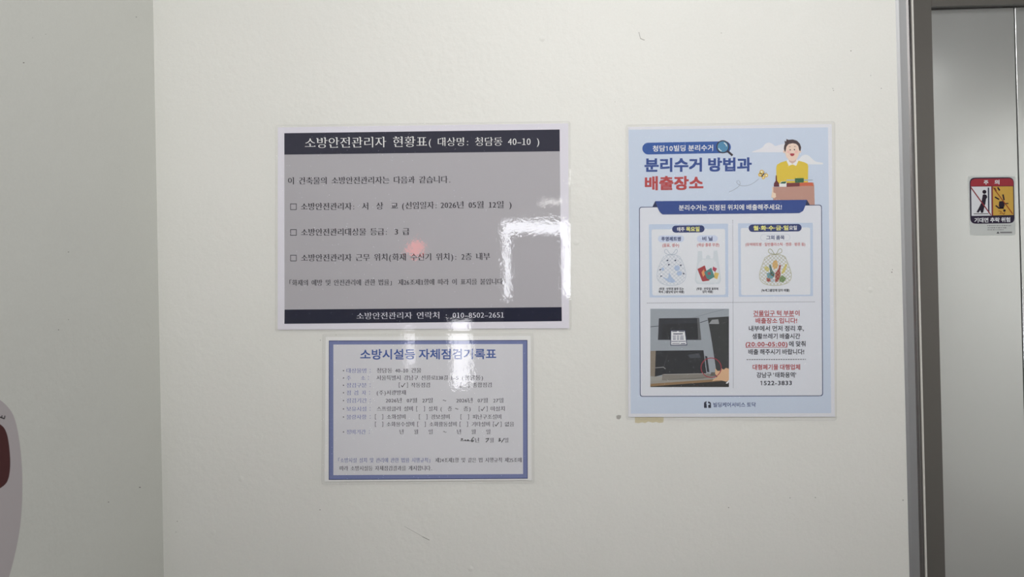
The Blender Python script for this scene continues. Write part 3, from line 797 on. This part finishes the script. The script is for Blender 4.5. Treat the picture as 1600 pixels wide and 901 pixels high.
k.poly(zS([(100,362),(145,360),(150,442),(185,442),(190,415),(210,402),(232,415),(236,442),(265,440),(270,357),(310,355),(325,470),(345,620),(352,680),(330,716),(200,723),(90,716),(66,680),(75,600),(90,500)]), c3(194, 201, 209))
k.poly(zS([(150,450),(265,448),(300,480),(330,620),(335,680),(315,700),(200,706),(105,700),(84,675),(92,600),(110,490)]), c3(202, 207, 214), 1)
k.poly(zS([(95,555),(175,515),(225,680),(148,690)]), c3(152, 56, 62), 2).poly(zS([(138,592),(165,558),(182,610),(156,642)]), c3(204, 140, 92), 3)
k.poly(zS([(168,590),(245,540),(282,640),(225,672),(195,655)]), c3(74, 124, 124), 4).poly(zS([(200,595),(235,585),(240,615),(215,620)]), c3(150, 70, 84), 5)
k.poly(zS([(265,528),(307,550),(287,588),(257,562)]), c3(164, 66, 88), 3).poly(zS([(283,590),(328,600),(310,666),(266,646)]), c3(200, 172, 96), 3)
k.build('plastic_bag_picture', ca, 'printed white carrier bag of wrappers')
k = Ink(s3, 8)
for pts, c in (
    ([(400,480),(412,462),(440,462),(455,505),(448,545),(415,558),(392,525)], (206,164,104)),
    ([(302,540),(330,522),(362,545),(352,585),(318,572)], (200,192,126)),
    ([(356,508),(378,508),(392,565),(420,600),(412,640),(372,622),(366,560)], (58,104,112)),
    ([(468,512),(488,514),(478,570),(484,620),(455,692),(425,696),(424,600),(456,560)], (148,50,60)),
    ([(492,590),(538,495),(556,508),(528,590),(492,612)], (208,194,116)),
    ([(330,602),(372,590),(418,632),(392,662),(342,652)], (92,146,166)),
    ([(328,652),(368,640),(376,692),(336,692)], (154,54,66)),
    ([(378,664),(416,660),(418,697),(378,697)], (176,190,208)),
    ([(466,652),(500,620),(545,655),(512,702),(470,690)], (96,130,88))): k.poly(zT(pts), c3(*c), 1 if c[0] < 100 else 0)
net(k, zT([(325,400),(520,396),(562,490),(602,600),(597,670),(552,716),(430,738),(310,722),(263,682),(250,620),(275,530)]), 5.2, c3(158, 156, 116), 0.5, 3)
k.stroke(smoothc(zT([(425,402),(395,388),(360,385),(347,355),(362,335),(388,345),(405,378),(425,402),(448,376),(462,342),(485,332),(500,355),(490,380),(455,388)]), 1), 0.8, c3(148, 148, 112), 4, closed=True)
k.build('net_bag_picture', cb, 'printed green net bag of coloured bottles')
# picture of the building entrance
k = Ink(s3, 6)
k.poly(zU([(42, 28), (880, 28), (880, 862), (42, 862)]), c3(146, 153, 162))
D1, D2 = c3(40, 42, 50), c3(30, 32, 38)
k.poly(zU([(133,130),(563,125),(585,360),(123,360)]), D1, 1).poly(zU([(170,190),(545,180),(552,345),(160,350)]), D2, 2).poly(zU([(540,130),(563,126),(585,358),(548,356)]), c3(84, 86, 90), 2)
k.poly(zU([(652,125),(880,110),(880,862),(760,862),(745,760),(740,660),(690,330)]), c3(46, 48, 50), 1)
k.poly(zU([(665,190),(700,145),(765,140),(776,190)]), c3(138, 141, 145), 2)
k.poly(zU([(42,478),(100,475),(92,750),(42,748)]), c3(128, 118, 106), 1)
k.poly(zU([(100,475),(608,470),(624,590),(640,722),(185,728),(90,752)]), D2, 1)
k.poly(zU([(440,520),(560,500),(580,550),(470,556)]), c3(62, 66, 74), 2)
k.poly(zU([(170,725),(650,714),(745,742),(600,770),(165,790)]), c3(124, 120, 114), 2)
k.poly(zU([(42,752),(175,748),(175,790),(42,800)]), c3(150, 148, 144), 1).poly(zU([(42,795),(600,765),(740,750),(700,785),(42,830)]), c3(142, 140, 135), 2)
k.poly(zU([(42,828),(720,780),(810,800),(42,858)]), c3(132, 106, 76), 3).poly(zU([(42,856),(810,798),(880,830),(880,862),(42,862)]), c3(38, 36, 36), 4)
k.poly(zU([(625,530),(648,535),(672,705),(646,700)]), c3(40, 40, 46), 3)
k.poly(zU([(690,705),(748,705),(752,742),(680,742)]), c3(92, 88, 84), 4)
k.stroke(zU([(42, 220), (135, 211)]), 0.9, D1, 2).stroke(zU([(572, 176), (652, 150)]), 0.9, D1, 2).stroke(zU([(500, 124), (680, 72), (830, 34)]), 0.45, c3(110, 114, 120), 2)
k.stroke(zU([(92, 658), (182, 650), (204, 670)]), 1.0, c3(140, 140, 142), 3).stroke(zU([(238, 480), (205, 580), (185, 650)]), 0.5, c3(70, 72, 76), 3)
k.stroke(zU([(185, 728), (650, 720)]), 0.8, c3(164, 162, 158), 4)
k.build('entrance_picture', t3, 'printed photo of a grey building entrance')
pic = t3.children[-1]
for c in t3.children:
    if c.name.startswith('entrance_picture'): pic = c
k = Ink(s3, 10)
k.poly(zU([(257,258),(414,257),(436,418),(256,420)]), c3(50, 54, 84)).poly(zU([(265,266),(408,265),(427,409),(264,412)]), c3(214, 216, 226), 1)
for y, a, b, wd in ((272, 275, 325, 1.0), (272, 345, 402, 1.2), (296, 285, 388, 1.6), (320, 280, 315, 1.3), (320, 325, 350, 1.3), (320, 360, 395, 1.3), (338, 282, 314, 1.3), (338, 326, 348, 1.3), (338, 358, 396, 1.3), (354, 282, 314, 1.3), (354, 326, 348, 1.3), (354, 358, 398, 1.3), (376, 268, 418, 1.3), (398, 275, 355, 0.9), (400, 365, 415, 1.2)):
    k.stroke(zU([(a, y), (b, y-1)]), wd, c3(104, 106, 132) if wd == 1.3 else c3(54, 56, 84), 2)
k.build('sign', pic)
cx, cy = zU([(690, 656)])[0]
Ink(s3, 14).stroke([(cx+15.8*math.cos(2*math.pi*i/40), cy+15.2*math.sin(2*math.pi*i/40)) for i in range(40)], 1.2, c3(150, 46, 62), closed=True).build('red_circle', pic)
Ink(s3, 13).poly(zU([(735,662),(758,690),(790,688),(806,668),(826,676),(848,658),(880,668),(880,790),(850,805),(800,792),(742,792),(700,800),(720,775),(758,752),(732,722)]), c3(204, 166, 132)).poly(zU([(845,822),(880,786),(880,808),(862,828)]), c3(216, 216, 222), 1).build('pointing_hand', pic)
# text block bottom right
RT, KT = c3(160, 58, 64), c3(48, 50, 62)
def tl(*runs):
    k = Ink(s3, 7)
    for s, a, b, y, m in runs: k.text(s, a, b, y, y-0.2, 8.8, m, 'sans', 0.02)
    return k
tl(('건물입구 턱 부분', 1177.1, 1240.8, 489.2, RT), ('이', 1242.3, 1249.2, 489, RT)).stroke([(1177.1, 494.6), (1241, 494.3)], 0.8, RT).build('text_line', t3)
tl(('배출장소 입니다!', 1180.6, 1245.4, 500.8, RT)).build('text_line', t3)
tl(('내부에서 먼저 정리 후,', 1170, 1256, 512.9, KT)).build('text_line', t3)
tl(('생활쓰레기 배출시간', 1175.5, 1250.3, 525, KT)).build('text_line', t3)
tl(('(20:00~05:00)', 1165, 1230.5, 537.3, RT), ('에 맞춰', 1232.8, 1258.7, 537, KT)).stroke([(1165, 542.4), (1230.5, 542.1)], 0.8, RT).build('text_line', t3)
tl(('배출 해주시기 바랍니다!', 1169.3, 1256.5, 549.4, KT)).build('text_line', t3)
tl(('대형폐기물 대행업체', 1176, 1250.3, 573.3, RT)).build('text_line', t3)
tl(('강남구 \'태화용역\'', 1182.2, 1243.9, 585.6, KT)).build('text_line', t3)
tl(('1522-3833', 1188.2, 1237.2, 597.9, KT)).build('text_line', t3)
k = Ink(s3, 3)
k.poly(zY([(208,262),(235,242),(262,226),(266,250),(256,272),(266,300),(272,374),(208,374)]), c3(32, 36, 58)).poly(zY([(298,233),(325,242),(358,264),(362,374),(302,374),(298,312),(336,302),(332,280),(298,276)]), c3(32, 36, 58))
k.build('logo_mark', t3)
Ink(s3, 3).text('빌딩케어서비스 토닥', 1114.5, 1181, 632.1, 631.8, 7.4, c3(54, 70, 122), 'sans', 0.016).build('footer_lettering', t3)
slab('laminate_film', film3, 5, -0.0003, YF, film_material('film_poster', 0.00012, 3e-5, 0.045), t3)

# ================================================================ caution sticker on the lift door
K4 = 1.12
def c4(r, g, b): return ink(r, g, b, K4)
t4 = thing('caution_sticker', 'small red, black and yellow caution sticker on the grey elevator door', 'sticker', Wy(1549, 367, YD))
s4 = front(YD)
def corner(l): return zX(l)
Ink(s4, 2).rrect(corner([(62, 45), (695, 42), (700, 835), (92, 838)]), 4, c4(186, 190, 190)).build('backing', t4)
K_, WH = c4(52, 46, 62), c4(206, 208, 214)
Ink(s4, 4).rrect(corner([(84, 64), (678, 58), (690, 674), (96, 682)]), 9, K_).build('black_frame', t4)
Ink(s4, 6).poly(corner([(97, 140), (104, 108), (125, 88), (155, 78), (620, 73), (648, 82), (668, 102), (673, 135), (674, 174), (99, 180)]), c4(146, 58, 66)).build('red_header', t4)
Ink(s4, 8).text('주', *[p[0] for p in corner([(275, 0), (338, 0)])], *[p[1] for p in corner([(0, 127), (0, 126)])], 7.2, WH, 'sans', 0.03).text('의', *[p[0] for p in corner([(420, 0), (486, 0)])], *[p[1] for p in corner([(0, 124), (0, 123)])], 7.2, WH, 'sans', 0.03).build('header_lettering', t4)
Ink(s4, 8).text('기대면 추락 위험', *[p[0] for p in corner([(150, 0), (630, 0)])], *[p[1] for p in corner([(0, 634), (0, 626)])], 7.6, WH, 'sans', 0.03).build('footer_lettering', t4)
pa = Ink(s4, 6).poly(corner([(106, 185), (376, 182), (380, 572), (112, 576)]), WH).build('white_picture_panel', t4)
PF = c4(50, 44, 54)
k = Ink(s4, 8).disc(*corner([(284, 254)])[0], 3.1, PF)
k.poly(corner([(262,292),(285,285),(312,295),(324,325),(306,352),(296,425),(238,425),(254,340)]), PF)
k.poly(corner([(238,410),(292,420),(278,480),(268,532),(240,536),(228,500),(208,532),(178,526),(214,460)]), PF)
k.build('leaning_figure', pa)
Ink(s4, 8).poly(corner([(329, 196), (348, 196), (352, 535), (334, 535)]), c4(60, 62, 80)).stroke(corner([(140, 549), (340, 547)]), 1.3, c4(110, 108, 112)).build('door_line', pa)
RL = c4(136, 60, 68)
Ink(s4, 10).stroke(corner([(102, 192), (372, 565)]), 1.7, RL).build('red_bar', pa)
pb = Ink(s4, 6).poly(corner([(396, 182), (668, 180), (676, 564), (401, 570)]), c4(190, 154, 78)).build('yellow_picture_panel', t4)
Ink(s4, 6).poly(corner([(380, 182), (393, 182), (399, 570), (384, 572)]), RL).build('divider', t4)
k = Ink(s4, 8)
k.poly(corner([(482,382),(545,374),(556,440),(535,474),(490,470),(476,440)]), PF).stroke(corner([(424, 322), (482, 356)]), 2.2, PF).stroke(corner([(533, 288), (548, 365)]), 2.4, PF)
k.stroke(corner([(434, 436), (480, 472), (545, 470)]), 2.2, PF).stroke(corner([(548, 412), (607, 409)]), 1.6, PF).disc(*corner([(553, 504)])[0], 2.0, PF)
k.stroke(corner([(418, 200), (440, 245)]), 2.6, c4(96, 62, 50)).stroke(corner([(462, 194), (490, 236)]), 2.4, PF)
k.build('falling_figure', pb)
Ink(s4, 8).stroke(corner([(472, 508), (512, 516), (490, 548), (522, 536), (545, 555), (560, 530)]), 1.0, c4(130, 76, 44)).build('impact_mark', pb)
Ink(s4, 10).stroke(corner([(402, 196), (664, 548)]), 1.4, c4(140, 70, 50)).build('red_bar', pb)
k = Ink(s4, 4); GT = c4(120, 120, 124)
random.seed(3)
for y, a, b in ((706, 322, 640), (735, 328, 582), (762, 328, 540)):
    x = a
    while x < b:
        L_ = random.uniform(10, 26); k.stroke(corner([(x, y), (min(x+L_, b), y)]), random.uniform(0.9, 1.5), GT); x += L_+random.uniform(4, 9)
k.poly(corner([(446, 812), (466, 782), (486, 812)]), c4(70, 70, 76)).stroke(corner([(494, 798), (655, 797)]), 2.4, c4(124, 124, 128))
k.build('fine_print', t4)

# ================================================================ round-edged sticker on the left wall
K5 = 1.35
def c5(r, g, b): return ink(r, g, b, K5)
s5 = Sheet(lambda px, py, h: Wx(px, py, XL+0.0004+h))
t5 = thing('wall_sticker', 'white round-edged sticker with a dark maroon patch at the left photo edge', 'sticker', Wx(12, 800, XL))
edge = [(-120, 612), (-40, 612), (-6, 620), (10, 632), (23, 650), (31, 690), (35, 735), (35, 780), (32, 820), (26, 855), (16, 895), (4, 935), (-20, 970), (-60, 990), (-120, 990)]
Ink(s5, 1).poly(smoothc(edge, 2, False)+[(-120, 990), (-120, 612)], c5(176, 170, 174)).build('white_backing', t5)
Ink(s5, 3).poly(smoothc([(-120, 655), (-20, 655), (2, 662), (11, 675), (15, 700), (16.5, 725), (14, 748), (6, 760), (-20, 772), (-120, 772)], 2, False)+[(-120, 772), (-120, 655)], c5(80, 52, 53)).build('maroon_patch', t5, 'dark maroon rounded patch')
k = Ink(s5, 3)
k.stroke([(-2, 650.5), (3, 652.5), (7, 654)], 1.7, c5(52, 48, 52)).stroke([(2.5, 652), (3.3, 648.6)], 1.5, c5(52, 48, 52)).stroke([(6.8, 654), (7.8, 649)], 1.5, c5(52, 48, 52)).build('lettering', t5)

# ================================================================ small things and wear on the wall
s0 = front(0.0)
tp = thing('tape_residue', 'yellowed strip of old tape peeking out under the bottom left of the blue poster', 'tape', Wy(1015, 660, 0))
k = Ink(s0, 2)
top = [(992, 649), (1036.5, 649)]
low = [(1037, 656), (1036, 659.6), (1030, 660.4), (1025, 658.8), (1020, 660), (1013, 658.2), (1008, 660.6), (1003, 659.4), (998, 660.8), (992.2, 660)]
k.poly(top+low, mat('old_tape', (0.66, 0.60, 0.42), 0.35)).build('tape_strip', tp)
GRM = mat('scuff_grey', (0.22, 0.21, 0.20), 0.8); GRL = mat('scuff_light', (0.42, 0.41, 0.39), 0.8)
def mark(name, fn):
    k = Ink(s0, 1); fn(k); return k.build(name, WALL)
mark('paint_chip', lambda k: k.poly([(962.8, 649.5), (966, 648), (970.4, 648.6), (970, 652.6), (967.5, 655), (963.6, 654)], GRL))
mark('scuff_mark', lambda k: k.stroke([(998.2, 50), (999.4, 55), (1000.8, 60.5)], 0.9, GRL).stroke([(1000.6, 60), (1004, 61.6), (1007.3, 62.6)], 1.2, GRL))
mark('scuff_mark', lambda k: k.stroke([(632, 822), (650, 832), (662, 839)], 0.5, GRL).stroke([(660, 838), (671, 843.5)], 0.9, GRM))
for x, y, r in ((1329.6, 79.5, 0.9), (1301.3, 138.2, 0.7), (1302.3, 141.2, 0.7), (1360.5, 118, 0.6), (1377, 138, 0.7), (1127, 51.5, 0.6), (500.5, 531.2, 0.7), (1393.5, 425, 1.3), (1394.5, 421, 0.7), (961, 159, 0.5), (277, 814, 0.7), (275, 831, 0.6), (525, 523, 0.5), (500, 796, 0.8), (1274, 777, 0.8), (1234.5, 777.5, 1.0), (1138.5, 792.5, 0.9), (1411, 781, 1.2)):
    mark('paint_speck', lambda k: k.disc(x, y, r, GRM if r < 1 else GRL, r*0.8, n=10))
sl = Sheet(lambda px, py, h: Wx(px, py, XL+h))
for x, y, r in ((37, 98, 1.3), (213, 26.5, 0.9), (107, 393.5, 1.0), (91.5, 515, 1.0), (169.5, 784, 1.0), (218.5, 761, 1.3), (107, 499, 0.7), (51, 59, 0.7), (71.5, 53.5, 0.6)):
    k = Ink(sl, 1); k.disc(x, y, r, GRM, r*0.6, n=10); k.build('paint_speck', WALLL)
bpy.data.objects.remove(fo)
